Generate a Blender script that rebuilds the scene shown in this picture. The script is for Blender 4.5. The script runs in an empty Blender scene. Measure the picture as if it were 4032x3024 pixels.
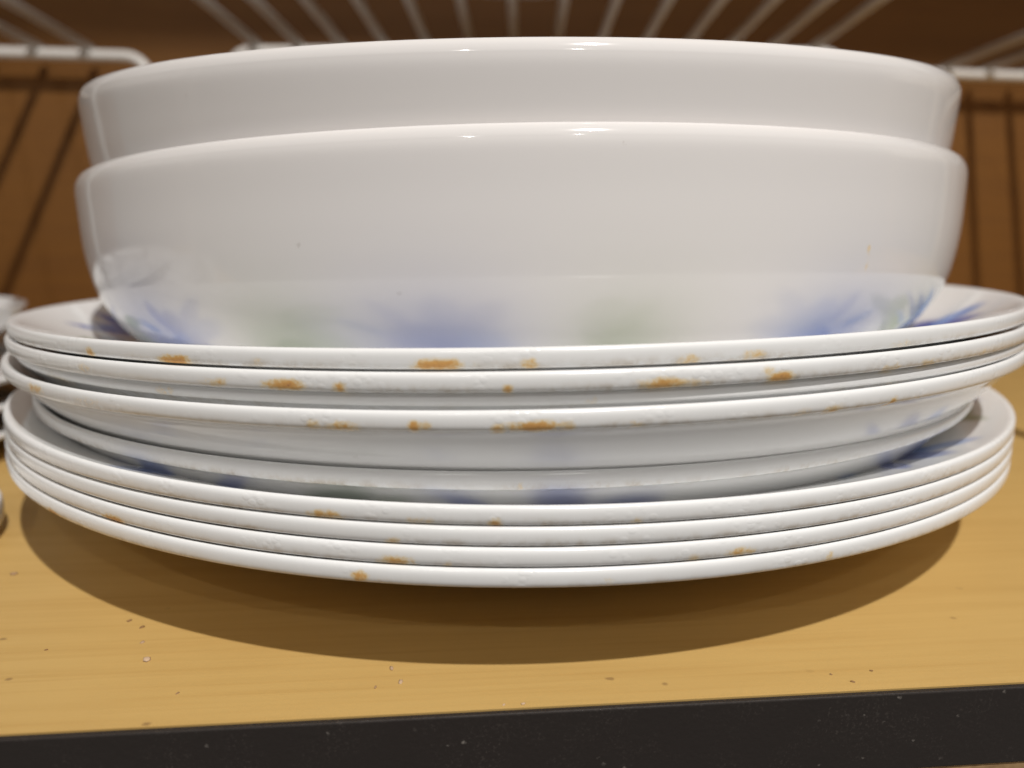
import bpy, math, random
from mathutils import Vector, Matrix

random.seed(7)
MM = 0.001
SHELF = 58.8            # camera height above the shelf, mm

# ------------------------------------------------------------------ camera
scene = bpy.context.scene
C = scene.collection
pitch, roll = math.radians(10.79), math.radians(0.39)
fwd = Vector((0, math.cos(pitch), -math.sin(pitch)))
right = Vector((1, 0, 0))
up = right.cross(fwd)
r2 = right * math.cos(roll) + up * math.sin(roll)
u2 = up * math.cos(roll) - right * math.sin(roll)
cam = bpy.data.cameras.new('camera')
cam.sensor_width = 36.0
cam.lens = 23.333
cam.clip_start = 0.002
cam.clip_end = 20
cam.dof.use_dof = True
cam.dof.focus_distance = 0.096
cam.dof.aperture_fstop = 11.0
co = bpy.data.objects.new('camera', cam)
M = Matrix((r2, u2, -fwd)).transposed().to_4x4()
M.translation = Vector((0, 0, SHELF * MM))
co.matrix_world = M
C.objects.link(co)
scene.camera = co

# ------------------------------------------------------------------ light
w = bpy.data.worlds.new('World')
scene.world = w
w.use_nodes = True
bg = w.node_tree.nodes['Background']
bg.inputs['Color'].default_value = (1.0, 0.90, 0.80, 1)
bg.inputs['Strength'].default_value = 0.10


def lamp(name, loc, power, radius, col):
    l = bpy.data.lights.new(name, 'POINT')
    l.energy = power
    l.shadow_soft_size = radius
    l.color = col
    o = bpy.data.objects.new(name, l)
    o.location = loc
    C.objects.link(o)


WARM = (1.0, 0.965, 0.925)
lamp('ceiling_bulb_main', (0.22, -0.36, 0.94), 33, 0.014, WARM)
lamp('ceiling_bulb_second', (-0.24, -0.82, 0.84), 3.2, 0.014, WARM)
lamp('ceiling_bulb_third', (0.26, -0.88, 0.90), 3.2, 0.014, WARM)

vs = scene.view_settings
vs.view_transform = 'Standard'
vs.look = 'None'
vs.exposure = 0.34
vs.gamma = 1.0
vs.use_curve_mapping = False
scene.cycles.use_denoising = True
scene.cycles.max_bounces = 8
scene.cycles.diffuse_bounces = 5
scene.cycles.glossy_bounces = 6
scene.cycles.sample_clamp_indirect = 4.0


# ------------------------------------------------------------------ node helpers
def mat(name):
    m = bpy.data.materials.new(name)
    m.use_nodes = True
    nt = m.node_tree
    return m, nt, nt.nodes['Principled BSDF']


def N(nt, typ, **kw):
    n = nt.nodes.new(typ)
    for k, v in kw.items():
        setattr(n, k, v)
    return n


def link(nt, a, b):
    nt.links.new(a, b)


def math_n(nt, op, a, b=None, c=None, clamp=False):
    n = N(nt, 'ShaderNodeMath', operation=op, use_clamp=clamp)
    for i, v in enumerate((a, b, c)):
        if v is None:
            continue
        if isinstance(v, (int, float)):
            n.inputs[i].default_value = v
        else:
            link(nt, v, n.inputs[i])
    return n.outputs[0]


def mixc(nt, fac, a, b):
    n = N(nt, 'ShaderNodeMix', data_type='RGBA')
    for sock, v in ((n.inputs[0], fac), (n.inputs[6], a), (n.inputs[7], b)):
        if isinstance(v, (int, float)):
            sock.default_value = v
        elif isinstance(v, tuple):
            sock.default_value = v
        else:
            link(nt, v, sock)
    return n.outputs[2]


def noise(nt, vec, scale, detail=3, rough=0.5):
    n = N(nt, 'ShaderNodeTexNoise')
    n.inputs['Scale'].default_value = scale
    n.inputs['Detail'].default_value = detail
    n.inputs['Roughness'].default_value = rough
    if vec is not None:
        link(nt, vec, n.inputs['Vector'])
    return n.outputs['Fac']


def mapping(nt, vec, scale=(1, 1, 1), rot=(0, 0, 0), loc=(0, 0, 0)):
    n = N(nt, 'ShaderNodeMapping')
    n.inputs['Scale'].default_value = scale
    n.inputs['Rotation'].default_value = rot
    n.inputs['Location'].default_value = loc
    link(nt, vec, n.inputs['Vector'])
    return n.outputs['Vector']


def step(nt, v, a, b):
    n = N(nt, 'ShaderNodeMapRange', clamp=True)
    n.interpolation_type = 'SMOOTHSTEP'
    link(nt, v, n.inputs[0])
    n.inputs[1].default_value = a
    n.inputs[2].default_value = b
    return n.outputs[0]


# ------------------------------------------------------------------ materials
def make_glaze(name, base, scuff, wave=0.2, rings=0.0):
    """opal white glass: printed flowers, edge stains, dirt line and chips come from mesh attributes"""
    m, nt, b = mat(name)
    tc = N(nt, 'ShaderNodeTexCoord').outputs['Object']
    oi = N(nt, 'ShaderNodeObjectInfo').outputs['Random']
    comb = N(nt, 'ShaderNodeCombineXYZ')
    link(nt, math_n(nt, 'MULTIPLY', oi, 3.0), comb.inputs[0])
    link(nt, math_n(nt, 'MULTIPLY', oi, 1.7), comb.inputs[2])
    va = N(nt, 'ShaderNodeVectorMath', operation='ADD')
    link(nt, tc, va.inputs[0])
    link(nt, comb.outputs[0], va.inputs[1])
    P = va.outputs[0]
    # print
    pr = N(nt, 'ShaderNodeAttribute', attribute_name='print')
    n1 = noise(nt, P, 260, 3)
    pm = N(nt, 'ShaderNodeAttribute', attribute_name='printmask').outputs['Fac']
    pfac = math_n(nt, 'MULTIPLY', pm, math_n(nt, 'ADD', 0.72, math_n(nt, 'MULTIPLY', n1, 0.5)), clamp=True)
    col = mixc(nt, pfac, base, pr.outputs['Color'])
    # faint scuffs
    sv = N(nt, 'ShaderNodeTexVoronoi', feature='F1')
    sv.inputs['Scale'].default_value = 120
    link(nt, P, sv.inputs['Vector'])
    ssel = N(nt, 'ShaderNodeSeparateColor')
    link(nt, sv.outputs['Color'], ssel.inputs[0])
    sd = math_n(nt, 'ADD', sv.outputs['Distance'], math_n(nt, 'MULTIPLY', math_n(nt, 'SUBTRACT', noise(nt, P, 1500, 2), 0.5), 0.14))
    sf = math_n(nt, 'MULTIPLY', step(nt, sd, 0.075, 0.02), step(nt, ssel.outputs[0], 0.66, 0.9))
    sf = math_n(nt, 'MULTIPLY', sf, scuff)
    col = mixc(nt, sf, col, (0.30, 0.24, 0.20, 1))
    # dirt line on the edge
    da = N(nt, 'ShaderNodeAttribute', attribute_name='dirt').outputs['Fac']
    dn = noise(nt, P, 420, 4, 0.65)
    dl = noise(nt, P, 45, 2)
    df = math_n(nt, 'MULTIPLY', da, math_n(nt, 'MULTIPLY', step(nt, dn, 0.36, 0.70), step(nt, dl, 0.30, 0.66)))
    col = mixc(nt, math_n(nt, 'MULTIPLY', df, 0.62), col, (0.47, 0.36, 0.22, 1))
    # rust coloured stains
    sa = N(nt, 'ShaderNodeAttribute', attribute_name='stain').outputs['Fac']
    fn = noise(nt, mapping(nt, P, (1, 1, 1.5)), 1500, 5, 0.68)
    cn = noise(nt, P, 620, 3, 0.6)
    den = math_n(nt, 'ADD', sa, math_n(nt, 'MULTIPLY', math_n(nt, 'SUBTRACT', fn, 0.5), 1.0))
    den = math_n(nt, 'ADD', den, math_n(nt, 'MULTIPLY', math_n(nt, 'SUBTRACT', cn, 0.5), 1.1))
    gate = step(nt, sa, 0.03, 0.35)
    s2 = math_n(nt, 'MULTIPLY', step(nt, den, 0.05, 0.75), gate)
    mid_ = step(nt, den, 0.45, 0.95)
    dark = step(nt, den, 0.95, 1.45)
    scol = mixc(nt, mid_, (0.84, 0.62, 0.28, 1), (0.74, 0.36, 0.05, 1))
    scol = mixc(nt, dark, scol, (0.42, 0.13, 0.015, 1))
    col = mixc(nt, math_n(nt, 'MULTIPLY', s2, 0.9), col, scol)
    link(nt, col, b.inputs['Base Color'])
    # chipped, worn edge
    ra = N(nt, 'ShaderNodeAttribute', attribute_name='edge').outputs['Fac']
    vor = N(nt, 'ShaderNodeTexVoronoi', feature='F1')
    vor.inputs['Scale'].default_value = 720
    link(nt, mapping(nt, P, (1, 1, 1.3)), vor.inputs['Vector'])
    chipmask = step(nt, noise(nt, P, 130, 2), 0.50, 0.62)
    chip = math_n(nt, 'MULTIPLY', step(nt, vor.outputs['Distance'], 0.55, 0.25), chipmask)
    vert = noise(nt, mapping(nt, P, (1, 1, 0.12)), 1500, 2)
    hgt = math_n(nt, 'ADD', math_n(nt, 'MULTIPLY', chip, 0.9), math_n(nt, 'MULTIPLY', vert, 0.55))
    bump = N(nt, 'ShaderNodeBump')
    bump.inputs['Strength'].default_value = 0.3
    bump.inputs['Distance'].default_value = 0.00010
    link(nt, math_n(nt, 'MULTIPLY', hgt, ra), bump.inputs['Height'])
    # slight waviness of pressed glass
    b2 = N(nt, 'ShaderNodeBump')
    b2.inputs['Strength'].default_value = wave
    b2.inputs['Distance'].default_value = 0.0004
    ring = noise(nt, mapping(nt, tc, (3, 3, 330)), 1.0, 3, 0.6)
    link(nt, math_n(nt, 'ADD', noise(nt, P, 26, 1), math_n(nt, 'MULTIPLY', ring, rings)), b2.inputs['Height'])
    link(nt, bump.outputs[0], b2.inputs['Normal'])
    link(nt, b2.outputs[0], b.inputs['Normal'])
    rg = math_n(nt, 'ADD', 0.075, math_n(nt, 'MULTIPLY', ra, 0.13))
    rg = math_n(nt, 'ADD', rg, math_n(nt, 'MULTIPLY', s2, 0.3))
    link(nt, rg, b.inputs['Roughness'])
    b.inputs['IOR'].default_value = 1.5
    return m


GLAZE = make_glaze('white_glazed_glass', (0.885, 0.89, 0.89, 1), 0.15)
BOWLGLAZE = make_glaze('white_glazed_bowl', (0.80, 0.775, 0.762, 1), 0.30, 0.08, 0.05)

WIRE, nt, b = mat('white_coated_wire')
b.inputs['Base Color'].default_value = (0.70, 0.68, 0.65, 1)
b.inputs['Roughness'].default_value = 0.35


def wood(name, light, dark, streak, rough):
    m, nt, b = mat(name)
    tc = N(nt, 'ShaderNodeTexCoord').outputs['Object']
    s1 = noise(nt, mapping(nt, tc, (6, 130, 130)), 1.6, 5, 0.6)
    s2 = noise(nt, mapping(nt, tc, (14, 900, 900)), 1.2, 3, 0.55)
    f = math_n(nt, 'ADD', math_n(nt, 'MULTIPLY', step(nt, s1, 0.35, 0.75), streak), math_n(nt, 'MULTIPLY', step(nt, s2, 0.45, 0.8), streak * 0.8), clamp=True)
    col = mixc(nt, f, light, dark)
    blot = noise(nt, tc, 22, 3)
    col = mixc(nt, math_n(nt, 'MULTIPLY', step(nt, blot, 0.5, 0.8), 0.25), col, dark)
    # crumbs and ground-in dirt
    v = N(nt, 'ShaderNodeTexVoronoi', feature='F1')
    v.inputs['Scale'].default_value = 130
    link(nt, mapping(nt, tc, (1, 1.5, 1)), v.inputs['Vector'])
    wn = noise(nt, tc, 900, 2)
    dd = math_n(nt, 'ADD', v.outputs['Distance'], math_n(nt, 'MULTIPLY', math_n(nt, 'SUBTRACT', wn, 0.5), 0.16))
    spot = step(nt, dd, 0.105, 0.03)
    sel = N(nt, 'ShaderNodeSeparateColor')
    link(nt, v.outputs['Color'], sel.inputs[0])
    pick = step(nt, sel.outputs[0], 0.62, 1.0)
    col = mixc(nt, math_n(nt, 'MULTIPLY', math_n(nt, 'MULTIPLY', spot, pick), 0.65), col, (0.20, 0.11, 0.045, 1))
    link(nt, col, b.inputs['Base Color'])
    bp = N(nt, 'ShaderNodeBump')
    bp.inputs['Strength'].default_value = 0.11
    bp.inputs['Distance'].default_value = 0.0003
    link(nt, s2, bp.inputs['Height'])
    link(nt, bp.outputs[0], b.inputs['Normal'])
    link(nt, math_n(nt, 'ADD', rough, math_n(nt, 'MULTIPLY', s1, 0.15)), b.inputs['Roughness'])
    return m


SHELFMAT = wood('pale_wood_laminate', (0.57, 0.378, 0.134, 1), (0.46, 0.275, 0.082, 1), 0.44, 0.38)
WALLMAT = wood('brown_wood_panel', (0.175, 0.070, 0.008, 1), (0.125, 0.046, 0.005, 1), 0.4, 0.55)

BAND, nt, b = mat('black_edge_banding')
tc = N(nt, 'ShaderNodeTexCoord').outputs['Object']
v = N(nt, 'ShaderNodeTexVoronoi', feature='F1')
v.inputs['Scale'].default_value = 520
link(nt, mapping(nt, tc, (1, 1, 1.25), (0.3, 0.5, 0.2)), v.inputs['Vector'])
sc_ = N(nt, 'ShaderNodeSeparateColor')
link(nt, v.outputs['Color'], sc_.inputs[0])
wn = noise(nt, tc, 3300, 3)
dd = math_n(nt, 'ADD', v.outputs['Distance'], math_n(nt, 'MULTIPLY', math_n(nt, 'SUBTRACT', wn, 0.5), 0.45))
spk = math_n(nt, 'MULTIPLY', step(nt, dd, 0.20, 0.02), step(nt, sc_.outputs[0], 0.84, 1.05))
haze_ = math_n(nt, 'MULTIPLY', step(nt, noise(nt, tc, 2100, 5, 0.75), 0.50, 0.78), step(nt, noise(nt, tc, 110, 3), 0.40, 0.70))
scr = step(nt, noise(nt, mapping(nt, tc, (60, 60, 1500), (0, 0.35, 0)), 1.0, 3, 0.6), 0.70, 0.80)
cc = mixc(nt, math_n(nt, 'MULTIPLY', haze_, 0.32), (0.024, 0.019, 0.017, 1), (0.20, 0.17, 0.15, 1))
cc = mixc(nt, math_n(nt, 'MULTIPLY', scr, 0.10), cc, (0.25, 0.22, 0.19, 1))
cc = mixc(nt, math_n(nt, 'MULTIPLY', spk, 0.6), cc, (0.42, 0.38, 0.34, 1))
link(nt, cc, b.inputs['Base Color'])
b.inputs['Roughness'].default_value = 0.5
bp = N(nt, 'ShaderNodeBump')
bp.inputs['Strength'].default_value = 0.3
bp.inputs['Distance'].default_value = 0.0002
link(nt, noise(nt, tc, 1300, 3), bp.inputs['Height'])
link(nt, bp.outputs[0], b.inputs['Normal'])

CORE, nt, b = mat('raw_chipboard_core')
tc = N(nt, 'ShaderNodeTexCoord').outputs['Object']
link(nt, mixc(nt, noise(nt, tc, 900, 4), (0.16, 0.08, 0.03, 1), (0.55, 0.36, 0.17, 1)), b.inputs['Base Color'])
b.inputs['Roughness'].default_value = 0.9


# ------------------------------------------------------------------ mesh helpers
def mesh_obj(name, verts, faces, material, parent=None, smooth=True):
    me = bpy.data.meshes.new(name)
    me.from_pydata(verts, [], faces)
    me.materials.append(material)
    if smooth:
        me.polygons.foreach_set('use_smooth', [True] * len(me.polygons))
    me.update()
    o = bpy.data.objects.new(name, me)
    C.objects.link(o)
    if parent is not None:
        o.parent = parent
    return o


def tag(o, label, cat, group=None):
    o['label'] = label
    o['category'] = cat
    if group:
        o['group'] = group
    return o


def catmull(pts, per):
    out = []
    n = len(pts)
    for i in range(n - 1):
        p0 = pts[max(i - 1, 0)]
        p1, p2 = pts[i], pts[i + 1]
        p3 = pts[min(i + 2, n - 1)]
        for k in range(per):
            t = k / per
            out.append(tuple(0.5 * (2 * p1[j] + (p2[j] - p0[j]) * t + (2 * p0[j] - 5 * p1[j] + 4 * p2[j] - p3[j]) * t * t + (3 * p1[j] - p0[j] - 3 * p2[j] + p3[j]) * t ** 3) for j in (0, 1)))
    out.append(tuple(pts[-1]))
    return out


def angles(fine):
    """angle 0 faces the camera (towards -y), growing to the right"""
    a = []
    if fine:
        x = -48.0
        while x < 48:
            a.append(x)
            x += 0.2
        while x < 312:
            a.append(x)
            x += 1.0
    else:
        a = [i * 1.25 for i in range(288)]
    return [math.radians(v) for v in a]


def lathe(name, prof, material, fine=False, parent=None):
    """prof: (r, z) in mm from the bottom centre round the edge to the top centre"""
    an = angles(fine)
    n = len(an)
    verts, faces = [], []
    body = [p for p in prof if p[0] > 0.05]
    for r, z in body:
        for a in an:
            verts.append((r * math.sin(a) * MM, -r * math.cos(a) * MM, z * MM))
    m = len(body)
    for i in range(m - 1):
        for k in range(n):
            k2 = (k + 1) % n
            faces.append((i * n + k, i * n + k2, (i + 1) * n + k2, (i + 1) * n + k))
    bi = len(verts)
    verts.append((0, 0, prof[0][1] * MM))
    verts.append((0, 0, prof[-1][1] * MM))
    for k in range(n):
        k2 = (k + 1) % n
        faces.append((bi, k2, k))
        faces.append((bi + 1, (m - 1) * n + k, (m - 1) * n + k2))
    return mesh_obj(name, verts, faces, material, parent), body, an


# ------------------------------------------------------------------ printed flowers
def gauss(x, s):
    return math.exp(-0.5 * (x / s) ** 2)


def make_print(seed, phase, R, rmid=111):
    """strokes (u along the circle in mm, r in mm, half length, half width, heading, colour) repeated round the flange"""
    rnd = random.Random(seed)
    st = []
    rep = 10
    rm = rmid * R / 130
    for i in range(rep):
        a0 = math.radians(phase + i * 360 / rep + rnd.uniform(-3, 3))
        u0 = a0 * rm
        # flower: five blue petals and a pale heart
        rc = rm + rnd.uniform(-2, 2)
        rot = rnd.uniform(0, 2)
        for k in range(5):
            h = rot + k * 2 * math.pi / 5
            c = rnd.choice([(0.010, 0.11, 0.52), (0.025, 0.16, 0.60), (0.09, 0.27, 0.72), (0.008, 0.07, 0.42)])
            st.append((u0 + 6.6 * math.cos(h), rc + 5.8 * math.sin(h), 6.6, 3.5, h, c))
        # bud on a stalk reaching outwards
        s = rnd.choice((-1, 1))
        st.append((u0 + s * 14, rm + 6, 7.5, 1.5, s * 0.7, (0.06, 0.14, 0.55)))
        st.append((u0 + s * 20, rm + 2, 6, 1.2, s * 0.4, (0.18, 0.36, 0.70)))
        # leaves between the flowers
        um = u0 + math.pi * rm / rep
        for k in range(4):
            st.append((um + rnd.uniform(-8, 8), rm + rnd.uniform(-8, 7), rnd.uniform(5, 8), rnd.uniform(1.9, 3.0), rnd.uniform(-0.9, 0.9), rnd.choice([(0.14, 0.26, 0.07), (0.22, 0.36, 0.10), (0.10, 0.20, 0.09)])))
    return st, rm


def add_attributes(o, body, an, R, H, stains, pr, strength=1.0):
    n = len(an)
    me = o.data
    nv = len(me.vertices)
    stain = [0.0] * nv
    dirt = [0.0] * nv
    edge = [0.0] * nv
    col = [0.0] * (nv * 4)
    strokes, rm = pr if pr else ([], 1)
    circ = 2 * math.pi * rm
    # walk: after the outermost vertex the profile is the upper side
    imax = max(range(len(body)), key=lambda i: body[i][0])
    seg = [math.degrees(a) if a < math.pi else math.degrees(a) - 360 for a in an]
    for i, (r, z) in enumerate(body):
        v = (H - z) / 2.7                       # 0 top of the edge, 1 its underside
        if r > R - 2.6:
            for k in range(n):
                j = i * n + k
                edge[j] = min(1.0, (r - R + 2.6) / 1.4)
                dirt[j] = gauss(v - 0.92, 0.20)
        if r > R - 2.4:
            for (sa, sv, sw, ss) in stains:
                g = math.exp(-abs((v - sv) / 0.30) ** 2.2)
                if g < 0.02:
                    continue
                for k in range(n):
                    d = (seg[k] - sa) / (sw * 1.3)
                    if abs(d) < 2.2:
                        j = i * n + k
                        stain[j] = max(stain[j], ss * g * math.exp(-abs(d) ** 2.4))
        if strokes and i > imax and rm - 22 < r < rm + 15:
            for (u0, rc, hl, hw, hd, c) in strokes:
                if abs(r - rc) > hl + 3:
                    continue
                ch, sh = math.cos(hd), math.sin(hd)
                for k in range(n):
                    du = (an[k] * rm - u0 + circ / 2) % circ - circ / 2
                    if abs(du) > hl + 3:
                        continue
                    dr = r - rc
                    q = ((du * ch + dr * sh) / hl) ** 2 + ((-du * sh + dr * ch) / hw) ** 2
                    if q < 1.8:
                        al = 0.92 * strength * min(1.0, (1.8 - q) / 1.3)
                        j = (i * n + k) * 4
                        if al >= col[j + 3]:
                            col[j:j + 4] = [c[0], c[1], c[2], al]
    for nm, dat in (('stain', stain), ('dirt', dirt), ('edge', edge)):
        me.attributes.new(nm, 'FLOAT', 'POINT').data.foreach_set('value', dat)
    me.attributes.new('printmask', 'FLOAT', 'POINT').data.foreach_set('value', col[3::4])
    me.attributes.new('print', 'FLOAT_COLOR', 'POINT').data.foreach_set('color', col)


# ------------------------------------------------------------------ plates and bowls
def bead(rc, zc, rad, a0=-80, a1=82, k=9):
    return [(rc + rad * math.cos(math.radians(a0 + (a1 - a0) * i / (k - 1))), zc + rad * math.sin(math.radians(a0 + (a1 - a0) * i / (k - 1)))) for i in range(k)]


def edge_bead(R, H, hh=1.37):
    """rounded but nearly upright edge"""
    out = []
    for i in range(15):
        a = math.radians(-80 + 162 * i / 14)
        c, q = math.cos(a), math.sin(a)
        out.append((R - 1.0 + 1.0 * abs(c) ** 0.62 , H - hh + hh * math.copysign(abs(q) ** 0.78, q)))
    return out


SHAPE = {
    'wide': [(0, 2.3), (60, 2.3), (80, 2.3), (88, 3.0), (95, 5.0), (101, 7.6), (108, 10.4), (115, 13.2), (122, 16.0), (128.4, 18.5)],
    'mid': [(0, 2.3), (60, 2.3), (85, 2.3), (93, 3.2), (101, 5.4), (108, 8.2), (115, 11.4), (122, 15.0), (128.4, 18.5)],
    'deep': [(0, 2.3), (60, 2.3), (88, 2.3), (98, 2.4), (105, 2.9), (110, 3.9), (115, 6.0), (119.5, 9.1), (123.5, 13.0), (126.6, 16.4), (128.4, 18.5)],
}


def plate_profile(R, H, dense, shape='wide', foot=78, hh=1.37):
    """flat centre with a rising edge"""
    s = R / 130
    top = [(r * s, 2.3 + (z - 2.3) * (H - 2.3) / 16.7) for r, z in SHAPE[shape]]
    und = []
    for i in range(4, len(top)):
        if top[i][0] < 98.5 * s:
            continue
        r, z = top[i]
        q, y = top[i - 1]
        und.append((r, z - 1.85 - 0.55 * min(1.0, (z - y) / (r - q))))
    bot = [(0, 0.45), ((foot - 6) * s, 0.45), ((foot - 2) * s, 0.3), ((foot - 1) * s, 0.0), ((foot + 2) * s, 0.0), ((foot + 4) * s, 0.35 if shape != 'wide' else 0.5), (97 * s, 0.75 if shape == 'deep' else 2.0 if shape == 'mid' else 3.8)] + und
    botc = [p for p in catmull(bot, 4 if dense else 3) if p[0] < R - 1.75]
    topc = [p for p in catmull(top, 9 if dense else 3) if p[0] < R - 1.5]
    b = edge_bead(R, H, hh)
    return botc + b + topc[::-1]


def bowl_profile(R, H):
    out = [(80, 0.0), (87, 0.2), (98, 1.5), (107, 4.2), (112.5, 7.2), (116.5, 10.6), (119.6, 15.0), (121.8, 20.5), (123.0, 26.5), (123.5, 32), (123.6, 38), (123.6, H - 3.9), (123.3, H - 2.0)]
    s = R / 123.6
    out = [(r * s, z) for r, z in out]
    bot = [(0, 0.8), (60 * s, 0.8), (74 * s, 0.7), (76 * s, 0.0)]
    t = 2.1
    inner = [(r - t - (1.2 if z < 12 else 0), max(z + (2.6 if z < 3 else 1.2 if z < 12 else 0.3), 2.6)) for r, z in out[2:-2]]
    o = catmull(bot + out, 6)
    rim = [(R - 0.72, H - 1.1), (R - 1.15, H - 0.48), (R - 1.7, H - 0.1), (R - 2.3, H), (R - 3.0, H - 0.15), (R - 3.4, H - 0.6), (R - 3.5, H - 1.3), (R - 3.2, H - 3.5)]
    inn = catmull([(0, 2.6), (78 * s, 2.6)] + inner, 3)
    return o + rim + inn[::-1]


def place(o, cx, cy, rim_z, H, tx=0.0, ty=0.0):
    """rim centre given in camera millimetres; tilt in degrees"""
    n = Vector((-math.tan(math.radians(tx)), -math.tan(math.radians(ty)), 1)).normalized()
    rim = Vector((cx, cy, rim_z + SHELF))
    base = rim - n * H
    o.rotation_mode = 'QUATERNION'
    o.rotation_quaternion = Vector((0, 0, 1)).rotation_difference(n)
    o.location = base * MM


STAIN = {
    'P1': [(-30.3, 0.78, 0.4, 0.8), (-21.9, 0.81, 1.0, 1), (-15.6, 0.72, 0.35, 0.35), (-4.7, 0.76, 1.05, 1), (0.5, 0.79, 0.38, 0.7), (9.6, 0.83, 0.57, 0.5), (13.6, 0.74, 0.65, 0.55), (25.0, 0.81, 0.95, 0.3), (-2.5, 0.86, 0.42, 0.2)],
    'P2': [(-18.8, 0.69, 0.95, 0.45), (-13.8, 0.69, 1.07, 1), (-10.4, 0.77, 0.42, 0.75), (-0.8, 0.85, 0.22, 0.95), (7.9, 0.76, 1.1, 0.9), (9.8, 0.86, 0.82, 0.45), (15.2, 0.8, 0.72, 1), (14.4, 0.44, 0.38, 0.45), (23.7, 0.89, 0.68, 0.5), (27.4, 0.9, 0.95, 0.45), (33.8, 0.84, 1.58, 0.35), (-30.6, 0.54, 0.78, 0.4)],
    'P3': [(-23.6, 0.43, 0.7, 0.4), (-36.0, 0.83, 1.32, 0.35), (24.4, 0.9, 1.5, 0.3), (3.6, 0.49, 0.3, 0.3)],
    'P4': [(-37.7, 0.49, 1.32, 0.7), (-29.7, 0.52, 1.23, 0.35), (-11.7, 0.71, 0.45, 0.55), (-9.9, 0.81, 0.82, 0.7), (-5.7, 0.76, 0.3, 1), (-5.0, 0.72, 0.32, 0.45), (-1.0, 0.9, 0.45, 0.7), (1.1, 0.78, 1.32, 1), (2.7, 0.78, 0.55, 0.5), (6.6, 0.84, 0.77, 0.3), (17.2, 0.9, 0.63, 0.4), (19.4, 0.9, 0.57, 0.6), (24.4, 0.9, 0.28, 0.95)],
    'A': [(-10.7, 0.81, 0.85, 0.75), (-5.0, 0.9, 0.8, 0.4), (-0.7, 0.9, 0.35, 0.95), (2.3, 0.9, 0.42, 0.25), (7.5, 0.9, 0.35, 0.45)],
    'B': [(-6.5, 0.9, 0.45, 0.5)],
    'C': [(-27.3, 0.9, 1.02, 0.9), (-6.4, 0.82, 0.83, 0.85), (-3.4, 0.9, 0.25, 0.5), (11.2, 0.9, 0.52, 0.45), (14.1, 0.79, 0.77, 0.75)],
    'D': [(-35.5, 0.9, 1.0, 0.8), (-8.5, 0.63, 0.38, 1), (20.8, 0.66, 0.3, 0.6), (6.0, 0.65, 0.3, 0.3), (-7.2, 0.9, 0.92, 0.25)],
}


# ------------------------------------------------------------------ cupboard: shelf and back wall
YAW = math.atan2(11.8, 135.6)
EDGE = Vector((0, 77.9 * MM, 0))


def board(name, x0, x1, y0, y1, z0, z1, material, parent=None, bev=0.0):
    v = [(x0, y0, z0), (x1, y0, z0), (x1, y1, z0), (x0, y1, z0), (x0, y0, z1), (x1, y0, z1), (x1, y1, z1), (x0, y1, z1)]
    f = [(0, 3, 2, 1), (4, 5, 6, 7), (0, 1, 5, 4), (1, 2, 6, 5), (2, 3, 7, 6), (3, 0, 4, 7)]
    o = mesh_obj(name, v, f, material, parent, smooth=False)
    if bev:
        md = o.modifiers.new('bevel', 'BEVEL')
        md.width = bev
        md.segments = 2
    return o


WALLY = 0.357
shelf = board('shelf', -0.75, 0.75, 0.0006, WALLY, -0.0155, 0.0, SHELFMAT)
shelf.location = EDGE
shelf.rotation_euler = (0, 0, YAW)
shelf['kind'] = 'structure'
band = board('edge_banding', -0.75, 0.75, -0.0004, 0.0005, -0.0122, -0.0001, BAND, shelf, 0.0002)
core = board('chipboard_edge', -0.75, 0.75, -0.0001, 0.0005, -0.0152, -0.0123, CORE, shelf, 0.0002)
wall = board('back_wall', -0.75, 0.75, WALLY + 0.0005, WALLY + 0.012, -0.02, 0.60, WALLMAT)
wall.location = EDGE
wall.rotation_euler = (0, 0, YAW)
wall['kind'] = 'structure'
upper = board('upper_shelf', -0.75, 0.75, 0.0, WALLY, 0.512, 0.528, SHELFMAT)
upper.location = EDGE
upper.rotation_euler = (0, 0, YAW)
upper['kind'] = 'structure'

# ------------------------------------------------------------------ main stack
ST = 'dinnerware in the tall stack'
LOW = [('D', -0.70, 210.0, -39.85, 'white dinner plate lying on the shelf, lowest plate of the tall stack'),
       ('C', -0.60, 210.2, -37.02, 'white dinner plate with two orange stains, second from the shelf in the tall stack'),
       ('B', -0.50, 210.4, -34.19, 'white dinner plate, nearly unstained, third from the shelf in the tall stack'),
       ('A', -0.50, 210.5, -31.36, 'patterned white plate, topmost of the four lower plates in the tall stack')]
for k, cx, cy, z, lab in LOW:
    pf = plate_profile(130, 19, k == 'A')
    o, body, an = lathe('dinner_plate', pf, GLAZE, True)
    add_attributes(o, body, an, 130, 19, STAIN[k], make_print(11, 5, 130, 114) if k == 'A' else None, 0.72)
    place(o, cx, cy, z, 19)
    tag(o, lab, 'plate', ST)

pf = plate_profile(123, 20.5, True, 'deep')
o, body, an = lathe('luncheon_plate', pf, GLAZE, True)
add_attributes(o, body, an, 123, 20.5, [(1.5, 0.8, 0.2, 0.35)], make_print(5, 10, 123), 0.5)
place(o, -2.0, 209.4, -27.7, 20.5, 0.5, 0.5)
tag(o, 'slightly smaller recessed white plate between the lower and the upper four plates', 'plate', ST)

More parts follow.
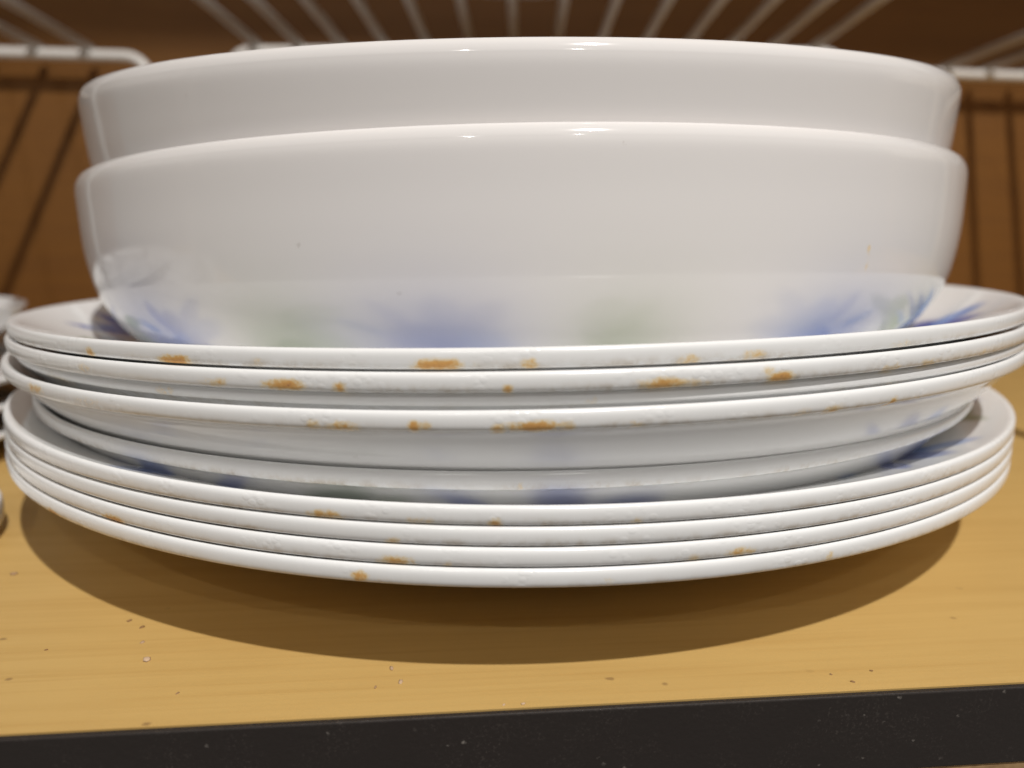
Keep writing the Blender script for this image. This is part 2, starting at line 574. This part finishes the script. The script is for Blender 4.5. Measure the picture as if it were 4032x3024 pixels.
TX, TY = 1.409, 0.349
UPP = [('P4', 0.47, 210.43, -17.95, 130, 21.5, 'white plate with a wide rust stain at its front, lowest of the upper four'),
       ('P3', 2.00, 212.00, -15.95, 129.5, 20.5, 'recessed thin-edged white plate, third from top of the upper four plates'),
       ('P2', 1.25, 211.27, -13.16, 130, 18.8, 'stained white plate directly under the topmost plate that carries the bowls'),
       ('P1', 1.02, 212.55, -10.31, 130, 18.8, 'topmost white plate with blue flower print, carrying the two large bowls')]
for k, cx, cy, z, R, H, lab in UPP:
    pf = plate_profile(R, H, k in ('P1', 'P2'), 'mid' if k in ('P1', 'P2') else 'deep', 78, 1.0 if k == 'P3' else 1.37)
    o, body, an = lathe('dinner_plate', pf, GLAZE, True)
    prt = make_print(3, -5, 130) if k == 'P1' else make_print(9, 12, 130) if k == 'P2' else None
    add_attributes(o, body, an, R, H, STAIN[k], prt)
    place(o, cx, cy, z, H, TX, TY)
    tag(o, lab, 'plate', ST)

for R, H, cx, cy, z, tx, ty, lab in ((122.4, 47.0, 1.35, 225.0, 20.6, TX, TY, 'lower of the two large white bowls, standing on the topmost plate'),
                                     (118.8, 46.0, 0.9, 223.0, 45.8, 0.9, 6.6, 'upper large white bowl nested inside the other bowl')):
    first = R > 120
    o, body, an = lathe('serving_bowl', bowl_profile(R, H), BOWLGLAZE, first)
    if first:                                   # small rusty drip mark on the outer wall
        vals = []
        outer = max(range(len(body)), key=lambda i: body[i][1])
        for i, (r, zz) in enumerate(body):
            for a in an:
                d = r * (a - math.radians(30.0))
                g = 0.0
                if i < outer:
                    g = 0.62 * math.exp(-(d / 0.7) ** 2 - ((zz - 27.4) / 1.0) ** 2) + 0.34 * math.exp(-((d - 0.5) / 0.6) ** 2 - ((zz - 24.6) / 1.6) ** 2)
                vals.append(g)
        vals += [0.0] * (len(o.data.vertices) - len(vals))
        o.data.attributes.new('stain', 'FLOAT', 'POINT').data.foreach_set('value', vals)
    place(o, cx, cy, z, H, tx, ty)
    tag(o, lab, 'bowl', 'large white bowls on the plates')

# ------------------------------------------------------------------ neighbouring stack at the left
def saucer_profile(R, H, foot):
    top = [(0, 2.2), (foot, 2.2), (foot + 8, 3.0), (R * 0.86, H * 0.62), (R - 1.6, H - 0.3)]
    und = [(r, z - 1.9) for r, z in top[2:]]
    bot = [(0, 0.3), (foot - 6, 0.3), (foot - 4, 0.0), (foot, 0.0), (foot + 2, 0.3)] + und
    b = bead(R - 1.0, H - 1.0, 1.0, -75, 78, 9)
    return [p for p in catmull(bot, 3) if p[0] < R - 1.7] + b + [p for p in catmull(top, 4) if p[0] < R - 1.4][::-1]


LX, LY = -0.266, 0.190
for i, lab in enumerate(('blurred white shallow dish at left edge, lowest of its stack on the shelf',
                         'blurred white shallow dish at left edge, second from the bottom of its stack',
                         'blurred white shallow dish at left edge, under the small bowl of its stack')):
    o, body, an = lathe('shallow_dish', saucer_profile(122, 9.0, 92), GLAZE, False)
    o.location = (LX, LY, i * 0.0078)
    tag(o, lab, 'dish', 'shallow dishes stacked at the left edge')


def small_bowl_profile(R, H):
    out = [(70, 0.0), (76, 0.2), (90, 1.6), (100, 4.2), (106, 8.0), (R - 0.4, H - 1.5)]
    inner = [(r - 2.2, z + 2.0) for r, z in out[2:-1]]
    bot = [(0, 0.6), (52, 0.6), (54, 0.0)]
    out = [(r * R / 110, z) for r, z in out[:-1]] + out[-1:]
    inner = [(r * R / 110, z) for r, z in inner]
    rim = [(R - 1.1 + 1.1 * math.cos(math.radians(a)), H - 1.1 + 1.1 * math.sin(math.radians(a))) for a in (0, 30, 60, 90, 130, 170)]
    return catmull(bot + out, 4) + rim + catmull([(0, 2.4), (60, 2.4)] + inner, 3)[::-1]


o, body, an = lathe('small_bowl', small_bowl_profile(100, 15.5), GLAZE, False)
o.location = (LX - 0.012, LY + 0.022, 0.0248)
tag(o, 'blurred white bowl on top of the stack at the left edge', 'bowl')

# low white dish peeking in at the lower left, below the stacks
pf = [(0, 0.6), (20, 0.6), (23, 0.1), (26, 0.0), (28.5, 1.0), (30, 3.2), (30.4, 6), (30.3, 9), (29.8, 9.8), (29, 10.1), (28.1, 9.6), (27.8, 6), (26.5, 3.4), (23, 2.4), (0, 2.2)]
pf = [(r, z * 0.78) for r, z in pf]
o, body, an = lathe('small_dish', [pf[0]] + catmull(pf[1:-1], 3) + [pf[-1]], GLAZE, False)
o.location = (-0.1350, 0.1190, 0.0)
tag(o, 'low white dish on the shelf at the far left edge, beneath the stacked plates', 'dish')


# ------------------------------------------------------------------ wire racks
def tube(name, pts, rad, material, parent, seg=10):
    pts = [Vector(p) for p in pts]
    verts, faces = [], []
    n = len(pts)
    ref = None
    for i, p in enumerate(pts):
        d = (pts[min(i + 1, n - 1)] - pts[max(i - 1, 0)]).normalized()
        if ref is None:
            ref = Vector((0, 0, 1)) if abs(d.z) < 0.9 else Vector((1, 0, 0))
        x = d.cross(ref)
        if x.length < 1e-6:
            x = d.cross(Vector((0, 1, 0)))
        x.normalize()
        y = x.cross(d).normalized()
        ref = y
        for k in range(seg):
            a = 2 * math.pi * k / seg
            verts.append(tuple(p + x * (rad * math.cos(a)) + y * (rad * math.sin(a))))
    for i in range(n - 1):
        for k in range(seg):
            k2 = (k + 1) % seg
            faces.append((i * seg + k, i * seg + k2, (i + 1) * seg + k2, (i + 1) * seg + k))
    faces.append(tuple(range(seg))[::-1])
    faces.append(tuple((n - 1) * seg + k for k in range(seg)))
    return mesh_obj(name, verts, faces, material, parent)


def u_frame(x0, x1, y, z, r=0.012):
    """leg up, round the corner, along, round the corner, leg down"""
    p = [(x0, y, 0.0), (x0, y, z - r)]
    for k in range(1, 7):
        a = math.pi / 2 * k / 6
        p.append((x0 + r - r * math.cos(a), y, z - r + r * math.sin(a)))
    p.append((x1 - r, y, z))
    for k in range(1, 7):
        a = math.pi / 2 * k / 6
        p.append((x1 - r + r * math.sin(a), y, z - r + r * math.cos(a)))
    p.append((x1, y, 0.0))
    return p


def rack(lab, origin, yaw, x0, x1, depth, z, wires):
    """origin: middle of the back bar on the shelf; the rack reaches towards the camera"""
    e = bpy.data.objects.new('wire_rack', None)
    C.objects.link(e)
    e.location = origin
    e.rotation_euler = (0, 0, yaw)
    tube('back_frame', u_frame(x0, x1, 0, z), 0.0030, WIRE, e)
    tube('front_frame', u_frame(x0, x1, -depth, z), 0.0030, WIRE, e)
    for x in wires:
        tube('wire', [(x, 0.004, z + 0.0040), (x, -depth / 2, z + 0.0040), (x, -depth - 0.004, z + 0.0044)], 0.0024, WIRE, e)
    tag(e, lab, 'rack', 'white wire shelf racks')
    return e


RZ = 0.1105 + SHELF * MM
rack('white wire rack directly above and behind the large bowls, holding a dish', (0.011, 0.392, 0), math.radians(-0.5), -0.168, 0.170, 0.205, RZ,
     [-0.1525 + 0.02350 * i for i in range(14)])
rack('white wire rack in the upper left corner with bent frame end', (-0.212, 0.4045, 0), YAW, -0.30, 0.004, 0.31, RZ,
     [-0.0275 - 0.0275 * i for i in range(9)])
rack('white wire rack at the upper right edge beside the bowls', (0.281, 0.4455, 0), YAW, -0.045, 0.30, 0.31, RZ + 0.004,
     [-0.012 + 0.0275 * i for i in range(11)])

pf = plate_profile(112, 17, False)
o, body, an = lathe('rack_plate', pf, GLAZE, False)
o.location = (0.003, 0.262, RZ + 0.0072)
tag(o, 'white plate on the wire rack above the bowls, only its underside showing', 'plate')

# ------------------------------------------------------------------ crumbs on the shelf front
CRUMB, nt, b = mat('dry_crumb')
tc = N(nt, 'ShaderNodeTexCoord').outputs['Object']
link(nt, mixc(nt, step(nt, noise(nt, tc, 60, 2), 0.42, 0.58), (0.27, 0.15, 0.06, 1), (0.58, 0.42, 0.28, 1)), b.inputs['Base Color'])
b.inputs['Roughness'].default_value = 0.8
SPOTS = [(-56.8, 93.2, .45), (-53.7, 88.7, .8), (-93.0, 115.2, .7), (-17.2, 87.0, .55), (-15.4, 83.9, .5), (-18.7, 82.7, .4), (-0.8, 79.2, .3), 
         (48.6, 84.6, .4), (52.6, 87.2, .3), (-62.3, 99.3, .45), (-59.2, 97.4, .5), (1.8, 79.4, .35), (46.3, 86.3, .25), (-70.2, 91.0, .3),
         (-45.4, 81.1, .3)]
rnd = random.Random(21)
cv, cf = [], []
for x, y, r in SPOTS:
    r *= MM
    k0 = len(cv)
    n = 8
    a0 = rnd.uniform(0, 6)
    st = rnd.uniform(0.45, 1.0)
    for zf, rf in ((0.0, 0.9), (0.25, 1.0), (0.5, 0.6)):
        for k in range(n):
            a = 2 * math.pi * k / n
            q = r * rf * rnd.uniform(0.7, 1.15)
            dx, dy = q * math.cos(a), q * math.sin(a) * st
            cv.append((x * MM + dx * math.cos(a0) - dy * math.sin(a0), y * MM + dx * math.sin(a0) + dy * math.cos(a0), zf * r * 0.7 + 0.00001))
    for lv in range(2):
        for k in range(n):
            k2 = (k + 1) % n
            cf.append((k0 + lv * n + k, k0 + lv * n + k2, k0 + (lv + 1) * n + k2, k0 + (lv + 1) * n + k))
    cf.append(tuple(k0 + 2 * n + k for k in range(n)))
o = mesh_obj('crumbs', cv, cf, CRUMB)
o['kind'] = 'stuff'
tag(o, 'scattered dry crumbs on the front of the pale wood shelf', 'crumbs')
